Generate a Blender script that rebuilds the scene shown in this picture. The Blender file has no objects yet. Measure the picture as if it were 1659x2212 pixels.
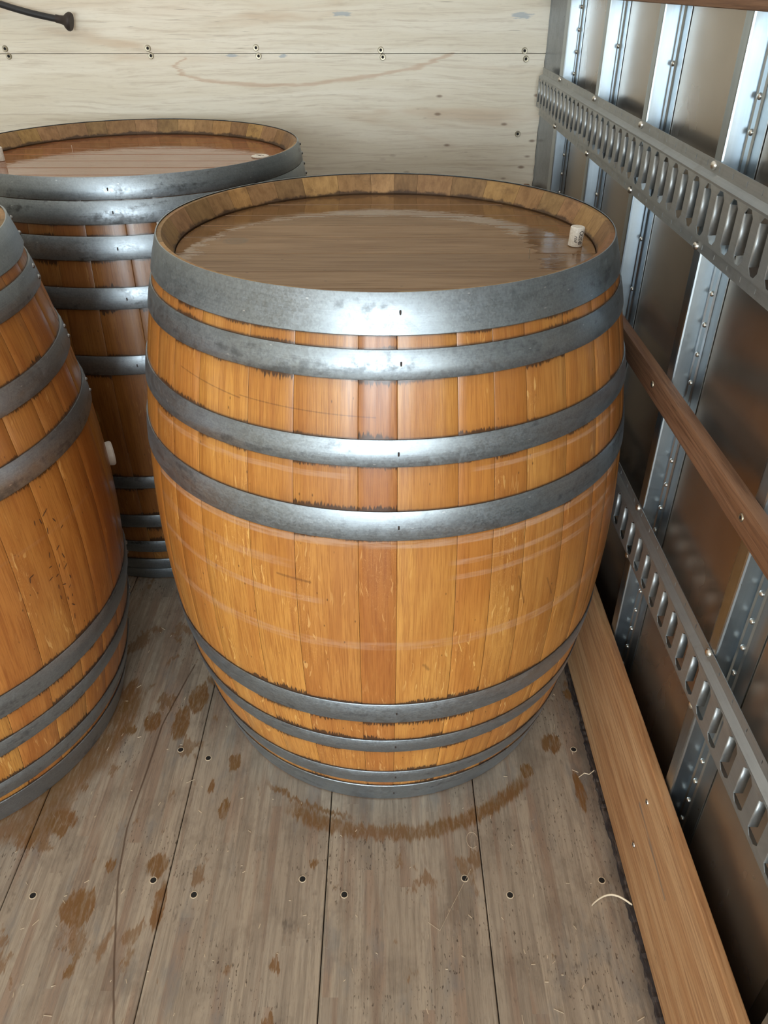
import bpy, bmesh, math, random
from mathutils import Vector, Matrix
S = bpy.context.scene
COL = S.collection
rnd = random.Random(7)
sin, cos, pi = math.sin, math.cos, math.pi
R = math.radians

# ------------------------------------------------------------------ camera
cam_d = bpy.data.cameras.new('camera')
cam = bpy.data.objects.new('camera', cam_d)
COL.objects.link(cam)
cam_d.sensor_fit = 'VERTICAL'
cam_d.sensor_height = 36.0
cam_d.lens = 1680.55 / 2212 * 36.0
cam_d.clip_start = 0.02
cam.location = (-0.0034, -1.3602, 1.3798)
_p, _yaw, _roll = 0.5984863, -0.0004768, -0.0005520
cam.matrix_world = (Matrix.Translation(cam.location) @ Matrix.Rotation(_yaw, 4, 'Z')
                    @ Matrix.Rotation(pi / 2 - _p, 4, 'X') @ Matrix.Rotation(_roll, 4, 'Z'))
S.camera = cam

# ------------------------------------------------------------------ light
W = bpy.data.worlds.new('sky')
S.world = W
W.use_nodes = True
bgn = W.node_tree.nodes['Background']
bgn.inputs[0].default_value = (0.84, 0.94, 1.0, 1)
bgn.inputs[1].default_value = 17.5
# daylight comes in through the open tail of the truck (portal only guides sampling of the sky)
pl = bpy.data.lights.new('tail_opening_portal', 'AREA')
pl.shape = 'RECTANGLE'; pl.size = 2.36; pl.size_y = 2.05
pl.cycles.is_portal = True
po = bpy.data.objects.new('tail_opening_portal', pl)
po.location = (-0.74, -6.2, 1.08)
po.rotation_euler = (R(90), 0, 0)      # -Z axis points to +Y, into the box
COL.objects.link(po)
# area lamp added under the opaque ceiling, assuming a translucent roof: a broad, weaker top light
rl = bpy.data.lights.new('added_roof_light', 'AREA')
rl.shape = 'RECTANGLE'; rl.size = 2.36; rl.size_y = 7.3; rl.energy = 35; rl.color = (1.0, .97, .90)
ro = bpy.data.objects.new('added_roof_light', rl)
ro.location = (-0.72, -2.45, 2.10)
COL.objects.link(ro)
S.view_settings.view_transform = 'Standard'
S.view_settings.look = 'None'
S.view_settings.gamma = 1.0
S.view_settings.use_curve_mapping = False
S.view_settings.exposure = 0.20

# ------------------------------------------------------------------ helpers
def obj(name, me, mat=None, parent=None, loc=None):
    if isinstance(me, bmesh.types.BMesh):
        m = bpy.data.meshes.new(name); me.normal_update(); me.to_mesh(m); me.free(); me = m
    o = bpy.data.objects.new(name, me)
    COL.objects.link(o)
    if mat is not None and len(me.materials) == 0: me.materials.append(mat)
    if parent is not None: o.parent = parent
    if loc is not None: o.location = loc
    return o
def empty(name, loc=(0, 0, 0)):
    o = bpy.data.objects.new(name, None); COL.objects.link(o); o.location = loc
    o.empty_display_size = .05
    return o
def tag(o, label, cat, group=None):
    o['label'] = label; o['category'] = cat
    if group: o['group'] = group
    return o
def struct(o):
    o['kind'] = 'structure'; return o
def smooth(o, ang=35):
    me = o.data
    me.polygons.foreach_set('use_smooth', [True] * len(me.polygons))
    me.set_sharp_from_angle(angle=R(ang))
    return o
def box(bm, x0, x1, y0, y1, z0, z1, bev=0.0, seg=1):
    vs = [bm.verts.new((x, y, z)) for x in (x0, x1) for y in (y0, y1) for z in (z0, z1)]
    f = [(0, 1, 3, 2), (4, 6, 7, 5), (0, 4, 5, 1), (2, 3, 7, 6), (0, 2, 6, 4), (1, 5, 7, 3)]
    fs = [bm.faces.new([vs[i] for i in q]) for q in f]
    if bev:
        es = list({e for g in fs for e in g.edges})
        bmesh.ops.bevel(bm, geom=es, offset=bev, segments=seg, profile=.5, affect='EDGES')
    return vs
def boxobj(name, b, mat, parent=None, bev=0.0, seg=1):
    bm = bmesh.new(); box(bm, *b, bev=bev, seg=seg)
    bmesh.ops.recalc_face_normals(bm, faces=bm.faces)
    return obj(name, bm, mat, parent)
def lathe(bm, prof, n=48, cx=0, cy=0, axis='Z', caps=True):
    rings = []
    for r, z in prof:
        rings.append([bm.verts.new((cx + r * cos(2 * pi * i / n), cy + r * sin(2 * pi * i / n), z)) for i in range(n)])
    for a, b in zip(rings, rings[1:]):
        for i in range(n):
            bm.faces.new((a[i], a[(i + 1) % n], b[(i + 1) % n], b[i]))
    if caps:
        bm.faces.new(rings[0][::-1]); bm.faces.new(rings[-1])
    return bm
def tube(bm, pts, r, n=10):
    pts = [Vector(p) for p in pts]; rings = []
    for i, p in enumerate(pts):
        t = (pts[min(i + 1, len(pts) - 1)] - pts[max(i - 1, 0)]).normalized()
        a = t.orthogonal().normalized() if i == 0 else (rings_a - t * rings_a.dot(t)).normalized()
        rings_a = a; b = t.cross(a)
        rr = r[i] if isinstance(r, (list, tuple)) else r
        rings.append([bm.verts.new(p + (a * cos(2 * pi * k / n) + b * sin(2 * pi * k / n)) * rr) for k in range(n)])
    for a, b in zip(rings, rings[1:]):
        for k in range(n): bm.faces.new((a[k], a[(k + 1) % n], b[(k + 1) % n], b[k]))
    bm.faces.new(rings[0][::-1]); bm.faces.new(rings[-1])
    bmesh.ops.recalc_face_normals(bm, faces=bm.faces)

class Mat:
    """small node-graph builder"""
    def __init__(s, name):
        s.m = bpy.data.materials.new(name); s.m.use_nodes = True
        s.t = s.m.node_tree; s.N = s.t.nodes; s.L = s.t.links
        s.b = s.N['Principled BSDF']
    def n(s, ty, **k):
        o = s.N.new(ty)
        for a, v in k.items(): setattr(o, a, v)
        return o
    def put(s, sock, v):
        if isinstance(v, bpy.types.NodeSocket): s.L.new(v, sock)
        elif isinstance(v, (tuple, list)):
            sock.default_value = tuple(v) if len(v) == len(sock.default_value) else tuple(v) + (1,)
        else: sock.default_value = v
    def math(s, op, a, b=0.0, c=None, clamp=False):
        o = s.n('ShaderNodeMath', operation=op, use_clamp=clamp)
        s.put(o.inputs[0], a); s.put(o.inputs[1], b)
        if c is not None: s.put(o.inputs[2], c)
        return o.outputs[0]
    def mul(s, a, b): return s.math('MULTIPLY', a, b)
    def add(s, a, b): return s.math('ADD', a, b)
    def sub(s, a, b): return s.math('SUBTRACT', a, b)
    def coord(s, kind='Object'):
        return s.n('ShaderNodeTexCoord').outputs[kind]
    def uv(s): return s.n('ShaderNodeUVMap').outputs[0]
    def sep(s, v):
        o = s.n('ShaderNodeSeparateXYZ'); s.put(o.inputs[0], v); return o.outputs
    def comb(s, x, y, z):
        o = s.n('ShaderNodeCombineXYZ')
        for i, v in enumerate((x, y, z)): s.put(o.inputs[i], v)
        return o.outputs[0]
    def scale(s, v, sc, off=None):
        o = s.n('ShaderNodeVectorMath', operation='MULTIPLY'); s.put(o.inputs[0], v); s.put(o.inputs[1], sc)
        r = o.outputs[0]
        if off is not None:
            p = s.n('ShaderNodeVectorMath', operation='ADD'); s.put(p.inputs[0], r); s.put(p.inputs[1], off); r = p.outputs[0]
        return r
    def noise(s, v, sc=1.0, det=3, rough=.55, dist=0.0, w=None):
        o = s.n('ShaderNodeTexNoise')
        if w is not None: o.noise_dimensions = '4D'; s.put(o.inputs['W'], w)
        s.put(o.inputs['Vector'], v); s.put(o.inputs['Scale'], sc); s.put(o.inputs['Detail'], det)
        s.put(o.inputs['Roughness'], rough); s.put(o.inputs['Distortion'], dist)
        return o.outputs[0]
    def vor(s, v, sc=1.0, feat='F1', out=0, rand=1.0):
        o = s.n('ShaderNodeTexVoronoi', feature=feat); s.put(o.inputs['Vector'], v); s.put(o.inputs['Scale'], sc)
        s.put(o.inputs['Randomness'], rand); return o.outputs[out]
    def step(s, v, lo, hi):
        o = s.n('ShaderNodeMapRange', interpolation_type='SMOOTHSTEP')
        s.put(o.inputs[0], v); s.put(o.inputs[1], lo); s.put(o.inputs[2], hi); s.put(o.inputs[3], 0.0); s.put(o.inputs[4], 1.0)
        return o.outputs[0]
    def lin(s, v, lo, hi, a, b):
        o = s.n('ShaderNodeMapRange'); s.put(o.inputs[0], v); s.put(o.inputs[1], lo); s.put(o.inputs[2], hi)
        s.put(o.inputs[3], a); s.put(o.inputs[4], b); return o.outputs[0]
    def mix(s, f, a, b, mode='MIX'):
        o = s.n('ShaderNodeMix', data_type='RGBA', blend_type=mode)
        s.put(o.inputs[0], f); s.put(o.inputs[6], a); s.put(o.inputs[7], b); return o.outputs[2]
    def bump(s, h, st=.3, d=.001):
        o = s.n('ShaderNodeBump'); s.put(o.inputs['Height'], h); s.put(o.inputs['Strength'], st); s.put(o.inputs['Distance'], d)
        s.L.new(o.outputs[0], s.b.inputs['Normal']); return o
    def set(s, **k):
        for a, v in k.items(): s.put(s.b.inputs[a.replace('_', ' ')], v)
        return s.m
    def blobs(s, x, y, lst):
        """union of soft ellipses (cx,cy,rx,ry) -> 1 inside, falling to 0 outside"""
        acc = None
        for cx, cy, rx, ry in lst:
            dx = s.math('DIVIDE', s.sub(x, cx), rx); dy = s.math('DIVIDE', s.sub(y, cy), ry)
            d = s.math('SQRT', s.add(s.mul(dx, dx), s.mul(dy, dy)))
            d = s.sub(1.6, d)
            acc = d if acc is None else s.math('MAXIMUM', acc, d)
        return acc
    def line(s, x, y, p, q, w):
        """soft line from p to q, 1 on it, 0 at distance w"""
        (x0, y0), (x1, y1) = p, q; L = math.hypot(x1 - x0, y1 - y0); tx, ty = (x1 - x0) / L, (y1 - y0) / L
        rx, ry = s.sub(x, x0), s.sub(y, y0)
        t = s.add(s.mul(rx, tx), s.mul(ry, ty)); d = s.math('ABSOLUTE', s.sub(s.mul(ry, tx), s.mul(rx, ty)))
        along = s.math('ABSOLUTE', s.sub(t, L / 2)); over = s.math('MAXIMUM', s.sub(along, L / 2), 0.0)
        d = s.math('SQRT', s.add(s.mul(d, d), s.mul(over, over)))
        return s.sub(1.0, s.math('DIVIDE', d, w))

def simple(name, col, rough=.5, metal=0.0, **k):
    m = Mat(name); m.set(Base_Color=col, Roughness=rough, Metallic=metal, **k); return m.m

# ------------------------------------------------------------------ materials
def mat_stave(name, bands, hoops, dark=1.0, scuffs=(), fringe=1.0):
    m = Mat(name); uv = m.uv(); u, v, _ = m.sep(uv)
    info = m.n('ShaderNodeObjectInfo'); rw = m.mul(info.outputs['Random'], 37.0); tone = info.outputs['Color']
    g0 = m.noise(m.comb(m.mul(u, 9), m.mul(v, 2.2), rw), 1, 3, .6, .6)
    g1 = m.noise(m.comb(m.mul(u, 95), m.mul(v, 5), rw), 1, 4, .65, .35)
    g2 = m.noise(m.comb(m.mul(u, 520), m.mul(v, 14), rw), 1, 3, .7, .2)
    c = m.mix(m.step(g0, .3, .72), (.50, .205, .045), (.66, .325, .080))
    c = m.mix(m.mul(m.step(g1, .42, .70), .55), c, (.40, .140, .024))
    c = m.mix(m.mul(m.step(g2, .42, .68), .55), c, (.29, .092, .016))
    # pale ray flecks, in patches
    wv = m.noise(m.comb(m.mul(u, 40), m.mul(v, 14), rw), 1, 2)
    f = m.noise(m.comb(m.add(m.mul(u, 210), m.mul(wv, 5)), m.mul(v, 24), m.add(rw, 5)), 1, 1.5, .5, .7)
    patch = m.noise(m.comb(m.mul(u, 10), m.mul(v, 4), m.add(rw, 11)), 1, 2)
    f = m.mul(m.step(f, .64, .69), m.step(m.add(patch, m.mul(m.step(v, .60, .20), .10)), .48, .64))
    c = m.mix(m.mul(f, .55), c, (.90, .56, .20))
    f2 = m.noise(m.comb(m.mul(u, 70), m.mul(v, 50), m.add(rw, 3)), 1, 2, .5, 2.5)
    f2 = m.mul(m.step(m.math('ABSOLUTE', m.sub(f2, .5)), .012, .002), m.step(patch, .58, .66))
    c = m.mix(m.mul(f2, .35), c, (.88, .54, .20))
    c = m.mix(1.0, c, tone, 'MULTIPLY')
    # small dark specks
    sp = m.vor(m.comb(m.mul(u, 60), m.mul(v, 25), rw), 1)
    c = m.mix(m.mul(m.step(sp, .09, .03), .7), c, (.06, .025, .01))
    # black iron stain creeping out from under the hoops, following the grain
    d = None
    for a, b in hoops:
        e = m.sub(m.math('ABSOLUTE', m.sub(v, (a + b) / 2)), (b - a) / 2)
        d = e if d is None else m.math('MINIMUM', d, e)
    fr = m.noise(m.comb(m.mul(u, 330), m.mul(v, 20), rw), 1, 3, .7)
    fl = m.noise(m.comb(m.mul(u, 7), m.mul(v, 9), m.add(rw, 2)), 1, 2)
    reach = m.mul(m.step(m.add(fl, m.lin(v, .30, .45, .06, .0)), .47, .70), m.mul(m.lin(fr, .34, .74, .000, .013 * fringe), m.lin(v, .36, .50, 1.5, 1.0)))
    reach = m.add(reach, .0006 * fringe)
    st = m.sub(1.0, m.step(m.sub(d, reach), -.0012, .0030))
    c = m.mix(m.mul(st, .90), c, (.016, .010, .008))
    # browned zone further out
    st2 = m.mul(m.sub(1.0, m.step(d, .0, .020)), .25)
    c = m.mix(st2, c, (.15, .055, .015))
    # pale stretch-film bands round the bilge, put into the wood colour: (z, half height, theta0, theta1, strength)
    pale_marks = None
    wob = m.noise(m.comb(m.mul(u, 4), m.mul(v, 3), 3.3), 1, 3)
    wz = m.add(v, m.mul(m.sub(wob, .5), .014))
    brk = m.noise(m.comb(m.mul(u, 18), m.mul(v, 150), 1.7), 1, 3, .7)
    for z, h, u0, u1, s_ in bands:
        k = m.step(m.math('ABSOLUTE', m.sub(wz, z)), h, h * .55)
        k = m.mul(m.mul(k, s_), m.mul(m.step(u, u0 - .02, u0 + .01), m.step(u, u1 + .02, u1 - .01)))
        pale_marks = k if pale_marks is None else m.math('MAXIMUM', pale_marks, k)
    if pale_marks is not None:
        pale_marks = m.mul(pale_marks, m.lin(brk, .36, .60, .15, 1.0))
        c = m.mix(pale_marks, c, (.62, .40, .27))
    # thin dark scratches (u,v) segments
    for p, q, w in scuffs:
        k = m.step(m.add(m.line(u, v, p, q, w), m.mul(m.sub(g2, .5), 1.2)), .3, .9)
        c = m.mix(m.mul(k, .45), c, (.10, .035, .012))
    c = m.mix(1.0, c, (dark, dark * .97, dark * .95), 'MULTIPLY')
    rg = m.lin(g1, .3, .7, .30, .46)
    m.bump(m.add(m.mul(g2, .6), g1), .35, .0006)
    return m.set(Base_Color=c, Roughness=rg, Coat_Weight=.35, Coat_Roughness=.22, Specular_IOR_Level=.45)

def mat_stave_end():
    m = Mat('stave_chime_wood'); co = m.coord(); info = m.n('ShaderNodeObjectInfo')
    rw = m.mul(info.outputs['Random'], 31.0)
    uv = m.uv(); u, v, _ = m.sep(uv)
    g = m.noise(m.comb(m.mul(u, 60), m.mul(v, 40), rw), 1, 4, .65)
    g2 = m.noise(m.comb(m.mul(u, 260), m.mul(v, 60), rw), 1, 3)
    c = m.mix(m.step(g, .3, .7), (.27, .155, .060), (.40, .245, .105))
    c = m.mix(m.mul(m.step(g2, .5, .75), .30), c, (.16, .08, .03))
    tn = m.mix(1.0, info.outputs['Color'], info.outputs['Color'], 'MULTIPLY')
    c = m.mix(1.0, c, tn, 'MULTIPLY')
    c = m.mix(m.mul(m.step(m.noise(m.comb(m.mul(u, 14), m.mul(v, 30), 5), 1, 4, .7), .52, .70), .5), c, (.11, .055, .022))
    # dark uneven line close to the head
    wet = m.noise(m.comb(m.mul(u, 22), m.mul(v, 30), 2), 1, 4, .7)
    k = m.sub(1.0, m.step(m.add(v, m.mul(m.sub(wet, .5), .022)), 1.0165, 1.0215))
    c = m.mix(m.mul(k, .85), c, (.030, .013, .006))
    m.bump(g2, .3, .0008)
    return m.set(Base_Color=c, Roughness=.55)

def mat_head(name, wet_all=0.0, knots=(), tint=(1, 1, 1)):
    m = Mat(name); co = m.coord(); x, y, z = m.sep(co)
    info = m.n('ShaderNodeObjectInfo'); rw = m.mul(info.outputs['Random'], 29.0)
    g0 = m.noise(m.comb(m.mul(x, 2.5), m.mul(y, 16), rw), 1, 3, .6, .8)
    g1 = m.noise(m.comb(m.mul(x, 7), m.mul(y, 130), rw), 1, 4, .65, .6)
    g2 = m.noise(m.comb(m.mul(x, 20), m.mul(y, 600), rw), 1, 3, .7)
    c = m.mix(m.step(g0, .3, .7), (.215, .125, .060), (.30, .188, .100))
    c = m.mix(m.mul(m.step(g1, .45, .72), .5), c, (.115, .060, .025))
    c = m.mix(m.mul(m.step(g2, .5, .75), .30), c, (.08, .042, .018))
    sp = m.vor(m.comb(m.mul(x, 22), m.mul(y, 40), 0), 1)
    c = m.mix(m.mul(m.step(sp, .08, .03), .6), c, (.05, .022, .01))
    for kx, ky, kr in knots:
        dx = m.sub(x, kx); dy = m.mul(m.sub(y, ky), 1.0)
        d = m.math('SQRT', m.add(m.mul(dx, dx), m.mul(dy, dy)))
        rr = m.math('SINE', m.mul(d, 900)); k = m.sub(1.0, m.step(d, kr * .8, kr))
        c = m.mix(m.mul(k, m.lin(rr, -1, 1, .35, .75)), c, (.16, .115, .075))
    c = m.mix(1.0, c, info.outputs['Color'], 'MULTIPLY')
    # water film lying on the head: a dry field in the front and middle, its edge jagged along the grain
    jn = m.noise(m.comb(m.mul(x, 9), m.mul(y, 60), 4), 1, 4, .65)
    dx = m.math('DIVIDE', m.add(x, .03), .285); dy = m.math('DIVIDE', m.add(y, .125), .30)
    d = m.math('SQRT', m.add(m.math('POWER', m.math('ABSOLUTE', dx), 2.6), m.math('POWER', m.math('ABSOLUTE', dy), 2.6)))
    d = m.add(d, m.mul(m.sub(jn, .5), .55))
    wet = m.step(d, .97, 1.0)
    if wet_all: wet = m.math('MAXIMUM', wet, wet_all)
    c = m.mix(m.mul(wet, .48), c, (.140, .058, .015))
    c = m.mix(1.0, c, tint, 'MULTIPLY')
    pud = m.noise(m.comb(m.mul(x, 14), m.mul(y, 40), 9), 1, 3, .6)
    dryr = m.lin(g1, .3, .7, .42, .58)
    rg = m.add(m.mul(m.sub(1.0, wet), dryr), m.mul(wet, m.lin(pud, .45, .6, .02, .13)))
    m.bump(m.add(m.mul(m.sub(1.0, wet), m.add(g1, g2)), m.mul(wet, m.add(.9, m.mul(pud, .9)))), .45, .0008)
    return m.set(Base_Color=c, Roughness=rg, Specular_IOR_Level=.5)

def mat_steel(name, base=(.47, .53, .58), rough=.34, spangle=.5, brush=(1, 1, 60), grime=.3, dirt=(.10, .085, .07), metal=1.0, sc=1.0, bump=.12, mott=1.0):
    m = Mat(name); co = m.coord()
    n0 = m.noise(co, 9 * sc, 4, .65); n1 = m.noise(co, 45 * sc, 3, .6)
    vv = m.vor(co, 300 * sc, out=1)
    vx = m.sep(vv)[0]
    br = m.noise(m.scale(co, tuple(b * 12.0 * sc for b in brush)), 1, 4, .7)
    f = m.add(m.mul(m.sub(vx, .5), spangle * .45), m.add(m.mul(m.sub(n0, .5), .9 * mott), m.mul(m.sub(br, .5), .6)))
    c = m.mix(m.math('ADD', f, .5, clamp=True), tuple(b * .62 for b in base), tuple(min(1, b * 1.28) for b in base))
    c = m.mix(m.mul(m.step(m.add(n0, m.mul(m.sub(n1, .5), .6)), .55, .75), grime), c, dirt)
    rg = m.add(m.lin(vx, 0, 1, rough - .05 * mott, rough + .06 * mott), m.mul(m.sub(n1, .5), .22 * mott))
    m.bump(m.add(br, m.mul(vx, .25 * mott)), bump, .0004)
    return m.set(Base_Color=c, Roughness=rg, Metallic=metal)

def mat_hoop(name, k=1.0, grime=.45):
    m = Mat(name); uv = m.uv(); u, v, _ = m.sep(uv)
    info = m.n('ShaderNodeObjectInfo'); rw = m.mul(info.outputs['Random'], 19.0)
    n0 = m.noise(m.comb(m.mul(u, 5), m.mul(v, 26), rw), 1, 4, .65)
    br = m.noise(m.comb(m.mul(u, 5), m.mul(v, 600), rw), 1, 4, .75)
    n1 = m.noise(m.comb(m.mul(u, 60), m.mul(v, 60), rw), 1, 4, .7)
    vx = m.sep(m.vor(m.comb(m.mul(u, 380), m.mul(v, 380), rw), 1, out=1))[0]
    f = m.add(m.mul(m.sub(vx, .5), .30), m.add(m.mul(m.sub(n0, .5), .8), m.add(m.mul(m.sub(br, .5), .5), m.mul(m.sub(n1, .5), .4))))
    f = m.math('ADD', f, .5, clamp=True)
    c = m.mix(f, (.215 * k, .245 * k, .27 * k), (.45 * k, .51 * k, .555 * k))
    c = m.mix(m.mul(m.step(m.add(n0, m.mul(m.sub(n1, .5), .5)), .54, .74), grime), c, (.085, .090, .095))
    pale_marks = m.vor(m.comb(m.mul(u, 22), m.mul(v, 60), rw), 1)
    c = m.mix(m.mul(m.step(pale_marks, .07, .03), .5), c, (.75, .78, .80))
    rg = m.add(m.lin(n1, .3, .7, .36, .50), m.mul(m.sub(vx, .5), .10))
    m.bump(m.add(m.mul(br, .5), m.mul(n0, 1.6)), .22, .0006)
    return m.set(Base_Color=c, Roughness=rg, Metallic=.92)

def mat_plywood():
    m = Mat('pale_plywood'); co = m.coord(); x, y, z = m.sep(co)
    w = m.noise(m.comb(m.mul(x, 1.6), m.mul(z, 5), 0), 1, 3)
    zz = m.add(m.mul(z, 1), m.mul(w, .05))
    g0 = m.noise(m.comb(m.mul(x, 1.3), m.mul(zz, 16), 1), 1, 4, .6, .8)
    g1 = m.noise(m.comb(m.mul(x, 5), m.mul(zz, 110), 2), 1, 4, .7, .5)
    g2 = m.noise(m.comb(m.mul(x, 26), m.mul(zz, 520), 5), 1, 3, .7)
    c = m.mix(m.step(g0, .3, .7), (.80, .735, .60), (.88, .83, .71))
    rd = m.noise(m.comb(m.mul(x, 1.8), m.mul(zz, 9), 8), 1, 3, .6, .5)
    c = m.mix(m.mul(m.step(rd, .54, .72), .55), c, (.60, .43, .28))
    c = m.mix(m.mul(m.step(g1, .46, .70), .50), c, (.55, .46, .35))
    c = m.mix(m.mul(m.step(g2, .56, .76), .40), c, (.48, .41, .32))
    dk = m.noise(m.comb(m.mul(x, 9), m.mul(z, 260), 12), 1, 2, .5)
    dp = m.noise(m.comb(m.mul(x, 2.3), m.mul(z, 6), 3), 1, 2)
    c = m.mix(m.mul(m.mul(m.step(dk, .66, .74), m.step(dp, .5, .62)), .6), c, (.22, .16, .11))
    # long pink figure line curling down over the lower sheet
    fig = None
    pts = [(-.600, 1.192), (-.622, 1.172), (-.600, 1.150), (-.545, 1.134), (-.42, 1.123), (-.266, 1.121), (-.042, 1.145), (.096, 1.169), (.20, 1.203)]
    xx = m.add(x, m.mul(m.sub(g1, .5), .10)); zf = m.add(z, m.mul(m.sub(m.noise(m.comb(m.mul(x, 12), m.mul(z, 50), 0), 1, 2), .5), .012))
    for p, q in zip(pts, pts[1:]):
        k = m.line(xx, zf, p, q, .0075); fig = k if fig is None else m.math('MAXIMUM', fig, k)
    c = m.mix(m.mul(m.step(fig, 0, .8), .42), c, (.50, .27, .14))
    # small knots and pitch streaks in the right hand part
    kx = m.vor(m.comb(m.mul(x, 11), m.mul(z, 26), 3), 1)
    kr = m.mul(m.step(x, -.05, .2), m.step(z, 1.17, 1.10))
    c = m.mix(m.mul(m.mul(m.step(kx, .16, .05), m.lin(kr, 0, 1, .12, 1)), .75), c, (.20, .12, .075))
    # blue chalk smudges
    bl = None
    for cx, cz, rx, rz in [(-.121, 1.303, .030, .007), (.395, 1.299, .034, .009), (-.452, 1.199, .022, .005), (-.30, 1.198, .014, .005)]:
        k = m.blobs(x, z, [(cx, cz, rx, rz)]); bl = k if bl is None else m.math('MAXIMUM', bl, k)
    sm = m.noise(m.comb(m.mul(x, 40), m.mul(z, 260), 6), 1, 3)
    c = m.mix(m.mul(m.step(m.add(bl, m.mul(m.sub(sm, .5), 1.8)), .55, 1.0), .62), c, (.33, .42, .50))
    m.bump(m.add(g1, m.mul(g2, .6)), .3, .0006)
    return m.set(Base_Color=c, Roughness=.62, Specular_IOR_Level=.3)

def mat_floor():
    m = Mat('worn_floor_plank'); co = m.coord(); x, y, z = m.sep(co)
    info = m.n('ShaderNodeObjectInfo'); rw = m.mul(info.outputs['Random'], 23.0)
    # laminated lamellae ~ 26 mm wide with random butt joints
    lam = m.math('FLOOR', m.mul(m.add(x, 5), 38.0))
    wn = m.n('ShaderNodeTexWhiteNoise', noise_dimensions='1D'); m.put(wn.inputs['W'], lam)
    off = m.mul(wn.outputs[0], 3.0)
    seg = m.math('FLOOR', m.mul(m.add(y, off), 1.4))
    wn2 = m.n('ShaderNodeTexWhiteNoise', noise_dimensions='2D'); m.put(wn2.inputs['Vector'], m.comb(lam, seg, 0))
    tone = wn2.outputs[0]
    g0 = m.noise(m.comb(m.mul(x, 14), m.mul(y, 3), rw), 1, 4, .65)
    g1 = m.noise(m.comb(m.mul(x, 130), m.mul(y, 6), m.mul(tone, 9)), 1, 4, .7, .3)
    g2 = m.noise(m.comb(m.mul(x, 520), m.mul(y, 22), 2), 1, 3, .7)
    c = m.mix(tone, (.325, .262, .200), (.46, .380, .290))
    c = m.mix(m.mul(m.step(g0, .35, .7), .55), c, (.47, .40, .315))
    red = m.noise(m.comb(m.mul(x, 22), m.mul(y, 2), m.mul(tone, 20)), 1, 3)
    c = m.mix(m.mul(m.step(red, .50, .62), .55), c, (.30, .185, .125))
    c = m.mix(m.mul(m.step(g1, .42, .66), .48), c, (.19, .150, .115))
    c = m.mix(m.mul(m.step(g2, .50, .72), .40), c, (.13, .10, .078))
    # bluish wear smears and grime
    bl = m.noise(m.comb(m.mul(x, 16), m.mul(y, 5), 41), 1, 4, .7)
    c = m.mix(m.mul(m.step(bl, .52, .70), .50), c, (.205, .205, .20))
    mo = m.noise(m.comb(m.mul(x, 9), m.mul(y, 6), 33), 1, 5, .7)
    c = m.mix(m.mul(m.step(mo, .48, .66), .40), c, (.15, .115, .085))
    dk = m.noise(m.comb(m.mul(x, 26), m.mul(y, 9), 52), 1, 4, .75)
    c = m.mix(m.mul(m.step(dk, .60, .74), .60), c, (.075, .058, .045))
    pit = m.noise(m.comb(m.mul(x, 260), m.mul(y, 75), 60), 1, 2, .6)
    pz = m.noise(m.comb(m.mul(x, 7), m.mul(y, 5), 71), 1, 3)
    edge = m.mul(m.step(x, .25, .40), .10)
    c = m.mix(m.mul(m.mul(m.step(pit, .62, .67), m.step(m.add(pz, edge), .47, .62)), .8), c, (.055, .035, .022))
    # grime beside the scuff board
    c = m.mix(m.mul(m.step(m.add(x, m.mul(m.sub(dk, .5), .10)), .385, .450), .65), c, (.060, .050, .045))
    # damp shade of old water: stains
    wx = m.add(x, m.mul(m.sub(m.noise(m.comb(m.mul(x, 55), m.mul(y, 14), 3), 1, 4, .7), .5), .030))
    wy = m.add(y, m.mul(m.sub(m.noise(m.comb(m.mul(x, 130), m.mul(y, 10), 7), 1, 4, .75), .5), .062))
    stains = [(-.554, -.602, .034, .036), (-.647, -.429, .034, .030), (-.431, -.522, .022, .026), (-.410, -.60, .012, .050),
              (-.188, -.702, .011, .014), (-.525, -.177, .020, .030), (-.575, -.20, .020, .014), (-.435, -.105, .022, .045), (-.46, -.18, .020, .050),
              (-.322, -.285, .013, .024), (-.325, -.40, .010, .026), (-.60, -.10, .016, .06), (-.70, -.46, .024, .030),
              (-.534, -.713, .010, .012), (-.136, -.518, .008, .008), (.363, -.236, .022, .026), (.300, -.309, .016, .018),
              (.426, -.096, .012, .018), (-.623, -.346, .007, .008), (-.40, -.04, .016, .03), (-.36, -.35, .008, .02), (-.52, -.52, .010, .012),
              (-.19, -.79, .012, .010), (.40, -.36, .012, .05)]
    bs = m.blobs(wx, wy, stains)
    k = m.step(bs, .55, .75)
    # broad amber mottling over the planks on the left
    am = m.noise(m.comb(m.mul(wx, 11), m.mul(wy, 6.5), 17), 1, 4, .65)
    am = m.add(am, m.mul(m.step(x, -.20, -.55), .07))
    k = m.math('MAXIMUM', k, m.mul(m.step(am, .635, .665), .75))
    # offset ring left by an earlier barrel
    def ring(cx, cy, r, w, a0, a1):
        dx, dy = m.sub(wx, cx), m.sub(wy, cy)
        d = m.math('ABSOLUTE', m.sub(m.math('SQRT', m.add(m.mul(dx, dx), m.mul(dy, dy))), r))
        an = m.math('ARCTAN2', dx, m.mul(dy, -1.0))
        return m.mul(m.step(d, w, w * .45), m.mul(m.step(an, a0, a0 + .12), m.step(an, a1, a1 - .12)))
    r1 = ring(.010, -.080, .376, .020, -.62, .90)
    r2 = ring(-.015, -.070, .352, .007, -.75, -.10)
    # wet edge along the left barrel
    r3 = m.mul(ring(-1.004, -.123, .405, .050, .30, 1.75), .9)
    k = m.math('MAXIMUM', k, m.math('MAXIMUM', r1, m.math('MAXIMUM', r2, r3)))
    brk = m.noise(m.comb(m.mul(x, 160), m.mul(y, 28), 13), 1, 3, .7)
    k = m.mul(k, m.lin(brk, .34, .52, .45, 1.0))
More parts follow.
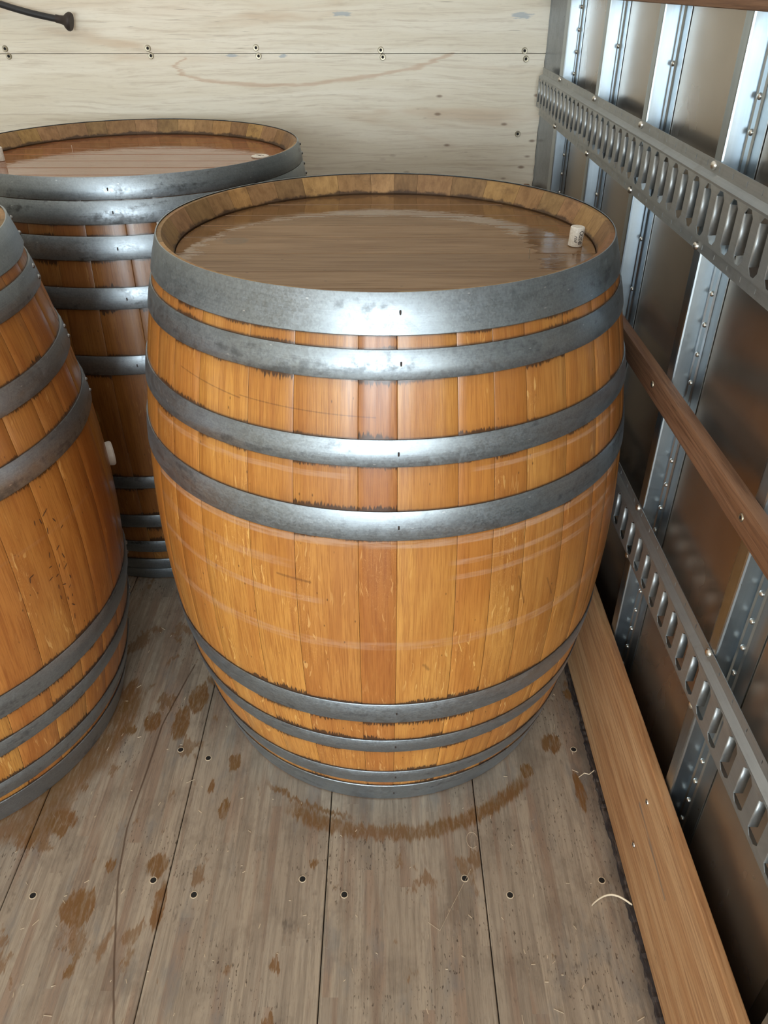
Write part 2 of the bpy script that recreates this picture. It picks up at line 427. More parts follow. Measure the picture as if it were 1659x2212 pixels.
    sc = m.mix(m.noise(co, 14, 2), (.175, .098, .024), (.22, .085, .022))
    c = m.mix(m.mul(k, .88), c, sc)
    # long curved crack with dirt
    ck = None
    cpts = [(-.464, .001), (-.502, -.187), (-.510, -.444), (-.500, -.55), (-.462, -.70), (-.437, -.792)]
    for p, q in zip(cpts, cpts[1:]):
        d = m.line(m.add(x, m.mul(m.sub(g0, .5), .012)), y, p, q, .0032); ck = d if ck is None else m.math('MAXIMUM', ck, d)
    c = m.mix(m.mul(m.step(ck, .2, .7), .75), c, (.085, .045, .025))
    # pale hairline scratches
    s1 = m.noise(m.comb(m.mul(m.add(x, m.mul(y, .35)), 30), m.mul(y, 4), 90), 1, 1, .5, .3)
    c = m.mix(m.mul(m.step(m.math('ABSOLUTE', m.sub(s1, .5)), .0022, .0006), .16), c, (.55, .50, .42))
    m.bump(m.add(g1, m.mul(g2, .7)), .45, .0010)
    rg = m.add(m.mul(m.sub(1.0, k), .60), m.mul(k, .36))
    return m.set(Base_Color=c, Roughness=rg, Specular_IOR_Level=.4)

def mat_board(name, a, b, d, axis='y', gs=1.0, spec=.35, rough=.5, blue=False):
    m = Mat(name); co = m.coord(); x, y, z = m.sep(co)
    g0 = m.noise(m.comb(m.mul(z, 22 * gs), m.mul(y, 1.6), m.mul(x, 20)), 1, 3, .6, .5)
    g1 = m.noise(m.comb(m.mul(z, 150 * gs), m.mul(y, 5), m.mul(x, 90)), 1, 4, .7, .4)
    g2 = m.noise(m.comb(m.mul(z, 700 * gs), m.mul(y, 26), m.mul(x, 500)), 1, 3, .7)
    c = m.mix(m.step(g0, .35, .68), a, b)
    c = m.mix(m.mul(m.step(g1, .42, .66), .60), c, d)
    c = m.mix(m.mul(m.step(g2, .55, .8), .45), c, tuple(v * .55 for v in d))
    st = m.noise(m.comb(m.mul(z, 170 * gs), m.mul(y, 9), 33), 1, 2)
    c = m.mix(m.mul(m.step(st, .69, .73), .8), c, (.05, .03, .018))
    if blue:
        k = m.line(m.mul(y, 1.0), m.add(z, m.mul(m.sub(g1, .5), .02)), (-.52, .185), (-.68, .165), .006)
        c = m.mix(m.mul(m.step(k, 0, .8), .55), c, (.16, .16, .155))
    m.bump(m.add(g1, g2), .35, .0007)
    return m.set(Base_Color=c, Roughness=rough, Specular_IOR_Level=spec)

def mat_skin():
    m = Mat('dull_aluminium_wall_skin'); co = m.coord(); x, y, z = m.sep(co)
    n0 = m.noise(m.scale(co, (3, 3, 2.2)), 1, 4, .65); n1 = m.noise(co, 40, 3, .6)
    c = m.mix(m.step(n0, .3, .7), (.36, .315, .265), (.47, .42, .36))
    dr = m.noise(m.comb(0, m.mul(y, 60), m.mul(z, 4)), 1, 3)
    c = m.mix(m.mul(m.step(dr, .66, .72), .08), c, (.62, .62, .62))
    rg = m.lin(n0, .3, .7, .20, .30)
    m.bump(m.noise(co, 3, 1), .06, .004)
    return m.set(Base_Color=c, Roughness=rg, Metallic=.88)

HOOPS_A = [(.003, .068), (.085, .130), (.208, .247), (.305, .356), (.7045, .7515), (.8205, .8595), (.941, .980), (.9975, 1.0505)]
HOOPS_B = [(.003, .040), (.042, .078), (.107, .146), (.197, .237), (.325, .360), (.636, .680), (.786, .832), (.889, .937), (.960, 1.0055), (1.007, 1.0505)]
UB = .456
def U(deg): return R(deg) * .43
bandsA = [(.694, .0075, U(-60), U(65), .60), (.655, .0060, U(14), U(60), .42), (.628, .0060, U(14), U(62), .36), (.645, .010, U(-70), U(-20), .28),
          (.50, .0105, U(-60), U(62), .34), (.802, .0055, U(-60), U(-8), .38), (.806, .0045, U(18), U(60), .40), (.585, .0070, U(-62), U(-14), .38)]
scuffA = [((U(-48), .905), (U(-30), .893), .0022), ((U(-30), .897), (U(-2), .890), .0020), ((U(-22), .622), (U(-15), .618), .005),
          ((U(8), .452), (U(9), .440), .007), ((U(28), .60), (U(30), .54), .004), ((U(36), .57), (U(38), .53), .004)]
M_staveA = mat_stave('oak_stave_orange', bandsA, HOOPS_A, .84, scuffA)
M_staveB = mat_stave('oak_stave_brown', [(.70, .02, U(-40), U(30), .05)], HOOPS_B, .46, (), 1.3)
M_staveL = mat_stave('oak_stave_gold', [(.60, .004, U(50), U(90), .1)], HOOPS_A, .76, (), .8)
M_chime = mat_stave_end()
M_headA = mat_head('oak_head_wet', 0.0, [(-.256, 0.0, .024), (-.24, .0, .006)])
M_headB = mat_head('oak_head_wet_red', 1.0, [], (1.30, .88, .74))
M_hoop = mat_hoop('galvanised_hoop', 1.0, .60)
M_hoopB = mat_hoop('galvanised_hoop_tarnished', .85, .85)
M_ply = mat_plywood()
M_floor = mat_floor()
M_board = mat_board('scuff_board_pine', (.50, .265, .120), (.64, .405, .215), (.25, .095, .035), blue=True)
M_slat = mat_board('mahogany_slat', (.24, .120, .062), (.33, .185, .110), (.085, .035, .018), gs=1.4, rough=.6)
M_skin = mat_skin()
M_post = mat_steel('bright_galvanised_post', (.43, .50, .555), .30, .06, (4, 4, .15), .03, bump=.02, mott=.30)
M_track = mat_steel('dull_galvanised_track', (.40, .425, .435), .44, .12, (20, .4, 20), .35, (.24, .225, .20), metal=.8, mott=.7)
M_corner = mat_steel('blue_grey_corner_trim', (.34, .38, .43), .36, .1, (1, 1, .05), .10)
M_bolt = simple('zinc_fastener', (.62, .60, .55), .28, 1.0)
M_brass = simple('tarnished_screw', (.36, .32, .24), .42, 1.0)
M_recess_shade = simple('recess_shade', (.012, .011, .010), .8)  # near-black colour standing in for shade inside screw recesses and holes
M_rivetdark = simple('grey_rivet', (.36, .37, .38), .3, 1.0)
M_rubber = simple('black_rubber', (.018, .018, .020), .5)
M_rust = simple('dark_rusty_iron', (.045, .034, .030), .6, .3)
M_black = simple('dark_underfloor', (.02, .018, .016), .8)
M_ink = simple('printed_ink', (.025, .022, .02), .6)
M_stampink = simple('burnt_mark', (.07, .032, .018), .6)
M_paint = simple('white_roof_paint', (.62, .62, .60), .5)
M_asph = simple('yard_asphalt', (.16, .16, .155), .8)

def mat_cork():
    m = Mat('pale_cork'); co = m.coord(); n = m.noise(co, 260, 3, .7)
    c = m.mix(m.step(n, .35, .7), (.68, .63, .55), (.86, .83, .77))
    sp = m.vor(co, 330); c = m.mix(m.mul(m.step(sp, .16, .06), .5), c, (.30, .22, .16))
    m.bump(n, .4, .0006)
    return m.set(Base_Color=c, Roughness=.7)
M_cork = mat_cork()
M_sil = simple('white_silicone', (.72, .70, .66), .45)
def mat_seal():
    m = Mat('black_sealant'); co = m.coord(); n = m.noise(m.scale(co, (200, 30, 200)), 1, 4, .7)
    c = m.mix(m.step(n, .45, .7), (.022, .018, .02), (.11, .085, .07)); m.bump(n, .6, .002)
    return m.set(Base_Color=c, Roughness=.6)
M_seal = mat_seal()
def mat_splint():
    m = Mat('bare_wood_splinter'); n = m.noise(m.coord(), 300, 2)
    return m.set(Base_Color=m.mix(n, (.60, .48, .33), (.75, .64, .48)), Roughness=.6)
M_splint = mat_splint()

# ------------------------------------------------------------------ the truck box
YB, YF, XL, XR, ZC = 1.30, -6.2, -1.93, .4955, 2.12
floor = struct(boxobj('floor', (XL - .03, .52, YF, YB + .03, -.075, -.031), M_black))
seams = [-1.93, -1.860, -1.568, -1.276, -.984, -.6945, -.405, -.1105, .1815, .4395]
for a, b in zip(seams, seams[1:]):
    bm = bmesh.new(); box(bm, a + .0010, b - .0010, YF, YB - .001, -.030, 0, bev=.0012)
    bmesh.ops.recalc_face_normals(bm, faces=bm.faces)
    obj('plank', bm, M_floor, floor)
# ragged sealant bead between the last plank and the scuff board
bm = bmesh.new(); n = 260; y0, y1 = -1.5, .5; rows = []
for i in range(n + 1):
    y = y0 + (y1 - y0) * i / n
    w = .003 + .0035 * rnd.random() + .0012 * sin(i * .23) * sin(i * .061)
    h = .0012 + .0016 * rnd.random()
    rows.append([bm.verts.new(p) for p in [(.4395 - w, y, .0002), (.4395 - w * .4, y, h), (.4455, y, h * 1.3), (.4457, y, -.004)]])
for a, b in zip(rows, rows[1:]):
    for k in range(3): bm.faces.new((a[k], b[k], b[k + 1], a[k + 1]))
sl = obj('sealant_bead', bm, M_seal, floor)

def disc_screw(name, loc, nrm, r, parent, mat, star=True, dome=.35, hole=False):
    """screw head: rim, dished face and a star recess; nrm is the outward axis"""
    bm = bmesh.new(); h = r * dome
    lathe(bm, [(r, 0), (r, h * .45), (r * .86, h), (r * .45, h * .92), (r * .36, h * .3), (r * .05, h * .25)], 16)
    for f in bm.faces: f.material_index = 0
    for f in bm.faces:
        c = f.calc_center_median()
        if math.hypot(c.x, c.y) < r * .42: f.material_index = 1
    o = obj(name, bm, None, parent, loc)
    o.data.materials.append(mat); o.data.materials.append(M_recess_shade)
    o.rotation_mode = 'QUATERNION'; o.rotation_quaternion = Vector(nrm).to_track_quat('Z', 'Y')
    smooth(o, 40); return o

# deck screws: low discs on the planks, hole shade put into their dark colour
me_scr = None
for (sx, sy) in [(-.432, -.551), (-.351, -.579), (-.155, -.549), (-.076, -.579), (.147, -.548), (.227, -.580), (.401, -.552), (-.645, -.580),
                 (-.381, -.276), (-.445, -.254), (.409, -.254), (-.735, -.55), (-.92, -.56)]:
    bm = bmesh.new(); r = .0056
    lathe(bm, [(r * 1.28, .0001), (r * 1.18, .0007), (r, .0006), (r * .92, .00025), (r * .5, .0002), (r * .2, .0004)], 18)
    for f in bm.faces:
        c = f.calc_center_median(); d = math.hypot(c.x, c.y)
        f.material_index = 0 if d > r * 1.02 else 1
    o = obj('deck_screw', bm, None, floor, (sx, sy, 0))
    o.data.materials.append(M_splint); o.data.materials.append(M_recess_shade)

# back wall: two sheets of plywood with ragged right edge
wb = struct(boxobj('wall_back', (XL, .53, YB + .013, YB + .03, -.02, ZC), M_black))
def ply(z0, z1, xr):
    bm = bmesh.new(); n = int((z1 - z0) / .02); fr = []; bk = []
    for i in range(n + 1):
        z = z0 + (z1 - z0) * i / n; e = xr + rnd.uniform(-.0012, .0012)
        fr.append((bm.verts.new((XL, YB, z)), bm.verts.new((e, YB, z)), bm.verts.new((e, YB + .012, z))))
    for a, b in zip(fr, fr[1:]):
        bm.faces.new((a[0], a[1], b[1], b[0])); bm.faces.new((a[1], a[2], b[2], b[1]))
    for t in (fr[0], fr[-1]):
        q = bm.verts.new((XL, YB + .012, t[0].co.z)); bm.faces.new((t[0], t[1], t[2], q))
    bmesh.ops.recalc_face_normals(bm, faces=bm.faces)
    return obj('plywood_sheet', bm, M_ply, wb)
ply(.0, 1.2030, .4755); ply(1.2048, ZC, .4770)
for x, zu, zd in [(-1.113, 1.217, 1.198), (-.693, 1.218, 1.199), (-.375, 1.219, 1.198), (-.008, 1.213, 1.195), (.416, 1.211, 1.190)]:
    disc_screw('plywood_screw', (x - .003, YB, zu), (0, -1, 0), .0088, wb, M_brass)
    disc_screw('plywood_screw', (x + .003, YB, zd), (0, -1, 0), .0088, wb, M_brass)
disc_screw('plywood_screw', (.414, YB, .988), (0, -1, 0), .0088, wb, M_brass)

# right wall: aluminium skin with galvanised posts
wr = struct(boxobj('wall_right', (XR, XR + .006, YF, YB + .03, -.03, ZC), M_skin))
PX = .4650
def post(y0, rivets, rib=True, w=.027, wf=.050):
    """hat section: narrow nose towards the load, deep side facing the tail, flange riveted to the skin"""
    bm = bmesh.new(); t = XR - .0015
    pr = [(t, y0 + w + .050), (t, y0 + w + .003), (PX + .003, y0 + w), (PX, y0 + w - .003), (PX, y0 + .003), (PX + .0008, y0 + .0008), (PX + .003, y0),
          (t - .003, y0 - .001), (t - .0004, y0 - .0035)]
    if rib: pr += [(t, y0 - .006), (t - .0024, y0 - .008), (t - .0024, y0 - .020), (t, y0 - .0225), (t, y0 - wf)]
    else: pr += [(t, y0 - wf)]
    cols = [[bm.verts.new((x, y, z)) for z in (.004, ZC - .002)] for x, y in pr]
    for a, b in zip(cols, cols[1:]): bm.faces.new((a[0], a[1], b[1], b[0]))
    o = obj('wall_post', bm, M_post, wr)
    so = o.modifiers.new('thickness', 'SOLIDIFY'); so.thickness = .0010; so.offset = 0
    for z in rivets:
        rv = obj('rivet', RIV, None, o, (t - .0026, y0 - .0135, z))
    return o
bm = bmesh.new()
lathe(bm, [(.0045, 0), (.0043, .0016), (.0030, .0032), (.0010, .0038)], 12)
bmesh.ops.rotate(bm, verts=bm.verts, matrix=Matrix.Rotation(-pi / 2, 3, 'Y'))
RIV = bpy.data.meshes.new('rivet'); bm.to_mesh(RIV); bm.free(); RIV.materials.append(M_bolt)
for p in RIV.polygons: p.use_smooth = True
zr = [.068 + .0485 * i for i in range(31)]
post(-.945, zr); post(-.567, [z + .020 for z in zr if (z < .75)] + [1.16, 1.26])
post(-.195, [z + .002 for z in zr if z < .99] + [1.255, 1.212]); post(.180, [.972, 1.264, .875, .68])
post(.556, [.972, 1.267, .873]); post(.960, [z - .0015 for z in zr], w=.045)
# corner trim strip between plywood and the first post
bm = bmesh.new(); prs = [(.4785, YB - .002), (.4765, YB - .004), (.4795, YB - .016), (.4935, 1.130), (.4945, 1.105)]
cols = [[bm.verts.new((x, y, z)) for z in (.002, ZC - .001)] for x, y in prs]
for a, b in zip(cols, cols[1:]): bm.faces.new((a[0], a[1], b[1], b[0]))
tr = struct(obj('trim_1', bm, M_corner)); sm = tr.modifiers.new('thickness', 'SOLIDIFY'); sm.thickness = .001

# scuff board standing along the right side of the floor
bb = boxobj('baseboard_right', (.4462, .4625, YF, YB - .004, .0, .2865), M_board, bev=.0022, seg=2); struct(bb)
for y, z in [(-.542, .222), (-.541, .096), (-.92, .10), (-.93, .225), (.02, .24), (-.17, .055)]:
    if y in (.02, -.17): continue
    disc_screw('board_screw', (.4462, y, z), (-1, 0, 0), .0052, bb, M_bolt)

# ------------------------------------------------------------------ logistic tracks
def octo(cy, cz, hw, hh, ch):
    return [(cy - hw + ch, cz - hh), (cy + hw - ch, cz - hh), (cy + hw, cz - hh + ch), (cy + hw, cz + hh - ch),
            (cy + hw - ch, cz + hh), (cy - hw + ch, cz + hh), (cy - hw, cz + hh - ch), (cy - hw, cz - hh + ch)]
def make_track(ya, yb, zlo, zhi, bolts, phase, label, bend=None):
    root = empty('cargo_track', (0, ya, (zlo + zhi) / 2))
    H = zhi - zlo; P = .0490; n = int((yb - ya) / P)
    xf, xb = .4530, .4640          # raised face, flange
    z1, z2, z3, z4 = zlo + .016, zlo + .026, zhi - .026, zhi - .016
    bm = bmesh.new()
    def cell(y0, y1, za, zb, x0, hole):
        o8 = [(hole[0][0], za), (hole[1][0], za), (y1, hole[2][1]), (y1, hole[3][1]), (hole[4][0], zb), (hole[5][0], zb), (y0, hole[6][1]), (y0, hole[7][1])]
        ov = [bm.verts.new((x0, y, z)) for y, z in o8]; hv = [bm.verts.new((x0, y, z)) for y, z in hole]
        c = [bm.verts.new((x0, y, z)) for y, z in ((y0, za), (y1, za), (y1, zb), (y0, zb))]
        for i in range(8):
            j = (i + 1) % 8
            bm.faces.new((ov[i], ov[j], hv[j], hv[i]))
        bm.faces.new((c[0], ov[0], hv[0], hv[7], ov[7])) if False else bm.faces.new((c[0], ov[0], ov[7])) if False else None
        return ov, hv, c
    def ringcell(y0, y1, za, zb, x0, hole):
        # corner-complete ring: outer points are rectangle corners doubled to eight
        o8 = [(hole[0][0], za), (hole[1][0], za), (y1, hole[2][1]), (y1, hole[3][1]), (hole[4][0], zb), (hole[5][0], zb), (y0, hole[6][1]), (y0, hole[7][1])]
        ov = [bm.verts.new((x0, y, z)) for y, z in o8]; hv = [bm.verts.new((x0, y, z)) for y, z in hole]
        cr = {1: (y1, za), 3: (y1, zb), 5: (y0, zb), 7: (y0, za)}
        for i in range(8):
            j = (i + 1) % 8
            if i in (1, 3, 5, 7):
                # across a chamfer: order 1->2 (corner between)
                q = bm.verts.new((x0,) + cr[i])
                bm.faces.new((ov[i], q, ov[j], hv[j], hv[i]))
            else: bm.faces.new((ov[i], ov[j], hv[j], hv[i]))
        return hv
    hw, ch = .0142, .0085
    for i in range(n):
        y0 = ya + i * P; y1 = y0 + P; cy = (y0 + y1) / 2
        hh = (z3 - z2) / 2 - .001
        hv = ringcell(y0, y1, z2, z3, xf, octo(cy, (z2 + z3) / 2, hw, hh, ch))
        # inward turned lips on both long sides
        for (a, b, s) in ((2, 3, -1),):
            prev = (hv[a], hv[b])
            for dx, dy in ((.0005, .0008), (.0016, .0014), (.0040, .0018), (.0108, .0024)):
                q = [bm.verts.new((xf + dx, v.co.y + s * dy if False else hv[a].co.y + s * dy, v.co.z + (.0012 if v.co.z < (z2 + z3) / 2 else -.0012) * (dx / .0108))) for v in (hv[a], hv[b])]
                bm.faces.new((prev[0], prev[1], q[1], q[0])).smooth = True; prev = q
        # bevels to the flanges
        for za, xa, zb2, xb2 in ((z1 + .001, xb - .0005, z2 - .003, xf), (z2 - .003, xf, z2, xf), (z3, xf, z3 + .003, xf), (z3 + .003, xf, z4 - .001, xb - .0005)):
            bm.faces.new([bm.verts.new(p) for p in ((xa, y0, za), (xa, y1, za), (xb2, y1, zb2), (xb2, y0, zb2))])
        # flanges with one small oval hole per pitch
        for za, zb2 in ((zlo, z1 + .001), (z4 - .001, zhi)):
            ringcell(y0, y1, za, zb2, xb - .0005, octo(cy + phase, (za + zb2) / 2, .0013, .0042, .0011))
    bmesh.ops.remove_doubles(bm, verts=bm.verts, dist=.00005)
    bmesh.ops.recalc_face_normals(bm, faces=bm.faces)
    o = obj('slotted_rail', bm, M_track, root, (0, -ya, -(zlo + zhi) / 2))
    so = o.modifiers.new('thickness', 'SOLIDIFY'); so.thickness = .0012; so.offset = 0
    for (y, z) in bolts:
        b2 = bmesh.new(); lathe(b2, [(.0065, 0), (.0062, .0025), (.0042, .0048), (.0012, .0055)], 16)
        bmesh.ops.rotate(b2, verts=b2.verts, matrix=Matrix.Rotation(-pi / 2, 3, 'Y'))
        q = obj('bolt', b2, M_bolt, root, (xb - .0012, y - ya, z - (zlo + zhi) / 2)); smooth(q, 60)
    tag(root, label, 'cargo track', 'slotted cargo tracks')
    return root
tu = make_track(-1.55, 1.284, 1.049, 1.173, [(y, z) for y in (-.93, -.553, -.181, .194, .57, .975) for z in (1.055, 1.166)], 0,
                'long grey steel track with folded slots at the height of the barrel tops')
tl = make_track(-1.55, 1.284, .470, .592, [(y, z) for y in (-.93, -.553, -.181, .194, .57, .975) for z in (.476, .585)], 0,
                'lower grey slotted steel track between wooden slat and scuff board')

# wooden slats on the posts
def slat(z0, z1, label, screws):
    o = boxobj('wooden_rail', (.4450, .4648, YF, YB - .006, z0, z1), M_slat, bev=.0035, seg=2); smooth(o, 30)
    for y in screws:
        s_ = disc_screw('rail_screw', (.4452, y, (z0 + z1) / 2 + .003), (-1, 0, 0), .0058, o, M_brass)
    return tag(o, label, 'wooden rail', 'wooden rails on the side wall')
slat(.7995, .8440, 'worn brown wooden slat across the posts between the two steel tracks', [-.93, -.559, -.169, .20, .57])
slat(1.3500, 1.3950, 'brown wooden slat crossing the posts at the top right corner', [-.93, -.559, -.169, .20, .57])

# remaining shell, outside the frame
wl = struct(boxobj('wall_left', (XL - .012, XL, YF, YB + .03, -.03, ZC), M_ply))
ce = struct(boxobj('ceiling', (XL - .012, XR + .006, YF, YB + .03, ZC, ZC + .02), M_paint))
gr = struct(boxobj('ground', (-30, 30, -45, YF - .4, -1.25, -1.15), M_asph))

# ------------------------------------------------------------------ barrels
def barrel(cx, cy, name_label, H, Rb, r0, hoops, matS, matH, matHead, seams_deg, head_seams, tones, rot_rivet, nail_deg, head_r, head_z, headtones=None):
    root = empty('oak_barrel', (cx, cy, 0)); tag(root, name_label, 'barrel', 'oak barrels')
    rad = lambda z: Rb - (Rb - r0) * (2 * z / H - 1) ** 2
    NZ = 22; ZT = H - .0015
    zs = [ZT * i / NZ for i in range(NZ + 1)]
    sd = list(seams_deg)
    for i in range(len(sd)):
        a = sd[i]; b = sd[(i + 1) % len(sd)]
        if b <= a: b += 360
        bm = bmesh.new(); uvl = bm.loops.layers.uv.new('UVMap')
        A, B = R(a), R(b); gap = .00028 / Rb
        ths = [A + gap, A + gap * 5, A + (B - A) * .27, A + (B - A) * .5, A + (B - A) * .73, B - gap * 5, B - gap]
        uvd = {}
        def V(th, r, z):
            v = bm.verts.new((r * sin(th), -r * cos(th), z)); uvd[v] = (th * .43, z); return v
        out = []
        for z in zs:
            rr = rad(z) - .0014
            out.append([V(th, rr - (.0004 if k in (0, 6) else 0), z) for k, th in enumerate(ths)])
        def strip(P, Q, mi, flip=False):
            for k in range(len(P) - 1):
                f = bm.faces.new((P[k], P[k + 1], Q[k + 1], Q[k])); f.material_index = mi
        for P, Q in zip(out, out[1:]): strip(P, Q, 0)
        # chime: end grain lip, bevel and croze down to the head
        top = [[V(th, r, z) for th in ths] for r, z in ((r0 - .0085, ZT), (head_r + .004, head_z + .003), (head_r + .006, head_z - .006), (head_r - .012, head_z - .012), (head_r - .012, head_z - .09))]
        strip(out[-1], top[0], 1)
        for P, Q in zip(top, top[1:]): strip(P, Q, 1)
        bot = [[V(th, r, z) for th in ths] for r, z in ((r0 - .010, 0), (r0 - .02, .03), (r0 - .03, .05))]
        strip(bot[0], out[0], 1); strip(bot[1], bot[0], 1); strip(bot[2], bot[1], 1)
        for f in bm.faces:
            for l in f.loops: l[uvl].uv = uvd[l.vert]
        bmesh.ops.recalc_face_normals(bm, faces=bm.faces)
        # outward normals
        f0 = bm.faces[:][0]; bm.normal_update()
        c = f0.calc_center_median()
        if f0.normal.dot(Vector((c.x, c.y, 0))) < 0: bmesh.ops.reverse_faces(bm, faces=bm.faces)
        o = obj('stave', bm, None, root); o.data.materials.append(matS); o.data.materials.append(M_chime)
        smooth(o, 28)
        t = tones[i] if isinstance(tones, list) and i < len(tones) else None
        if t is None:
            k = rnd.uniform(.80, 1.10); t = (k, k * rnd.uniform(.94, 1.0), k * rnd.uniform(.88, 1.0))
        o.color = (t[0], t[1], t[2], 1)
    # hoops
    NS = 144
    for hi, (z0, z1) in enumerate(hoops):
        bm = bmesh.new(); uvl = bm.loops.layers.uv.new('UVMap'); uvd = {}
        bulge = .0004
        prof = [(rad(z0) - .0012, z0 + .0002), (rad(z0) + .0006, z0), (rad(z0) + .0012, z0 + .0012), (rad((z0 + z1) / 2) + .0012 + bulge, (z0 + z1) / 2),
                (rad(z1) + .0012, z1 - .0012), (rad(z1) + .0006, z1), (rad(z1) - .0012, z1 - .0002)]
        rings = []
        for r, z in prof:
            row = []
            for k in range(NS + 1):
                th = 2 * pi * k / NS - pi
                # riveted lap: second layer over some 9 degrees
                lap = .0016 if abs((math.degrees(th) - rot_rivet[hi] + 180) % 360 - 180) < 5.0 and r > rad(z) else 0
                v = bm.verts.new(((r + lap) * sin(th), -(r + lap) * cos(th), z)); uvd[v] = (th * .43, z); row.append(v)
            rings.append(row)
        for P, Q in zip(rings, rings[1:]):
            for k in range(NS):
                f = bm.faces.new((P[k], P[k + 1], Q[k + 1], Q[k]))
                for l in f.loops: l[uvl].uv = uvd[l.vert]
        o = obj('hoop', bm, matH, root); smooth(o, 40)
        zc = (z0 + z1) / 2
        wz = z1 - z0
        th = R(rot_rivet[hi])
        for dz in ((-.25, .25) if wz > .03 else (0,)):
            z = zc + dz * wz; r = rad(z) + .0026
            b2 = bmesh.new(); lathe(b2, [(.0046, 0), (.0044, .0016), (.0028, .0034), (.0008, .0040)], 12)
            q = obj('rivet', b2, M_rivetdark, o, (r * sin(th), -r * cos(th), z)); smooth(q, 60)
            q.rotation_mode = 'QUATERNION'; q.rotation_quaternion = Vector((sin(th), -cos(th), 0)).to_track_quat('Z', 'Y')
        th = R(nail_deg + rnd.uniform(-.3, .3)); z = zc + rnd.uniform(-.002, .002); r = rad(z) + .0014
        b2 = bmesh.new(); box(b2, -.0014, .0014, -.0034, .0034, -.001, .0009, bev=.0006)
        q = obj('hoop_nail', b2, M_rust, o, (r * sin(th), -r * cos(th), z))
        q.rotation_mode = 'QUATERNION'; q.rotation_quaternion = Vector((sin(th), -cos(th), 0)).to_track_quat('Z', 'Y')
    # head boards, seams running across (x)
    hs = [-head_r] + head_seams + [head_r]
    for i, (a, b) in enumerate(zip(hs, hs[1:])):
        a2, b2_ = (a + .0003 if i else a), (b - .0003 if i < len(hs) - 2 else b)
        NB = 20; ys = [a2 + (b2_ - a2) * (.5 - .5 * cos(pi * k / NB)) for k in range(NB + 1)]
        rr = head_r + .003
        bm = bmesh.new(); L_, R_ = [], []
        for y in ys:
            hx = math.sqrt(max(rr * rr - y * y, 1e-6)); L_.append((-hx, y)); R_.append((hx, y))
        def edge(y):  # slight rounding of the joint edges
            d = min(y - a2 if i else 9, b2_ - y if i < len(hs) - 2 else 9); return -.0007 if d < .0006 else 0
        rows = []
        for (lx, y), (rx, _) in zip(L_, R_):
            rows.append([bm.verts.new((lx + (rx - lx) * k / 4, y, head_z + edge(y))) for k in range(5)])
        low = [[bm.verts.new((v.co.x, v.co.y, head_z - .02)) for v in (r_[0], r_[-1])] for r_ in rows]
        for P, Q in zip(rows, rows[1:]):
            for k in range(4): bm.faces.new((P[k], P[k + 1], Q[k + 1], Q[k]))
        for k in range(len(rows) - 1):
            bm.faces.new((low[k][0], rows[k][0], rows[k + 1][0], low[k + 1][0])); bm.faces.new((rows[k][-1], low[k][1], low[k + 1][1], rows[k + 1][-1]))
        bm.faces.new((low[0][0], low[0][1], rows[0][-1], rows[0][2], rows[0][0])) if False else None
        o = obj('head_board', bm, matHead, root)
        k = rnd.uniform(.88, 1.10) if not headtones else headtones[i]
        o.color = (k, k, k, 1)
    return root, rad

def fill(start, end, step, jit=.12):
    out = []; a = start
    n = max(1, round((end - start) / step))
    ws = [1 + rnd.uniform(-jit * 2, jit * 2) for _ in range(n)]; t = sum(ws); acc = start
    for w in ws[:-1]: acc += (end - start) * w / t; out.append(acc)
    return out
# the big barrel: seams read off the photograph across the front, even ones round the back
fs = [-60, -51, -41.3, -28.0, -18.0, -5.3, 2.1, 13.8, 21.3, 28.7, 39.3, 50, 57.7, 67]
seamsA = fs + fill(67, 300, 10.2)
tonesA = [(.98, .95, .9), (1.0, .93, .85), (1.10, 1.10, 1.0), (1.06, 1.04, .95), (1.0, .96, .95), (.95, .86, .86), (1.12, 1.16, 1.15), (1.10, 1.08, 1.0),
          (.96, .94, .9), (.95, .95, .95), (.92, .88, .85), (.90, .80, .78), (.85, .76, .75), (.9, .8, .8)]
rA = [100, 110, 96, 105, 112, 98, 108, 102, 106, 95]
bA, radA = barrel(0, 0, 'large orange oak barrel in the middle, wet top with a printed cork on it', 1.05, .4535, .3770, HOOPS_A, M_staveA, M_hoop, M_headA,
                  seamsA, [-.25, -.17, -.075, .023, .100, .174, .260], tonesA, [155 + d * .2 for d in rA], 2.6, .3475, 1.0135, [.95, 1.0, .93, 1.04, 1.06, .9, .92, .85])
seamsB = [-60, -49, -38, -27, -17.0, -9.0, .4, 11.5, 20, 31, 42, 53, 64] + fill(64, 300, 9.6)
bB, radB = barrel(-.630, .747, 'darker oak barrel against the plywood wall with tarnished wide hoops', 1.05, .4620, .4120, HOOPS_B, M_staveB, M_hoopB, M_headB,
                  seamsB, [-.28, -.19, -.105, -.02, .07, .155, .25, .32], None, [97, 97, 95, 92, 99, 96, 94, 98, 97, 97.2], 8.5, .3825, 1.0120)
seamsL = [-2, 8, 18, 28, 38, 48, 58.9, 69.2, 78.6, 88, 99, 110] + fill(110, 358, 10.0)
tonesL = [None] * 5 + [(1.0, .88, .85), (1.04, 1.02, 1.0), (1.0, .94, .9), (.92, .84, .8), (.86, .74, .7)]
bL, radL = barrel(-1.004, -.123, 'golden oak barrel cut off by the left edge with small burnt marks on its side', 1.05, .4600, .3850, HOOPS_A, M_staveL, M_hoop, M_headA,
                  seamsL, [-.24, -.15, -.07, .02, .11, .19, .27], tonesL, [115, 112, 108, 111, 111, 111, 108, 118], 20, .3550, 1.0135)

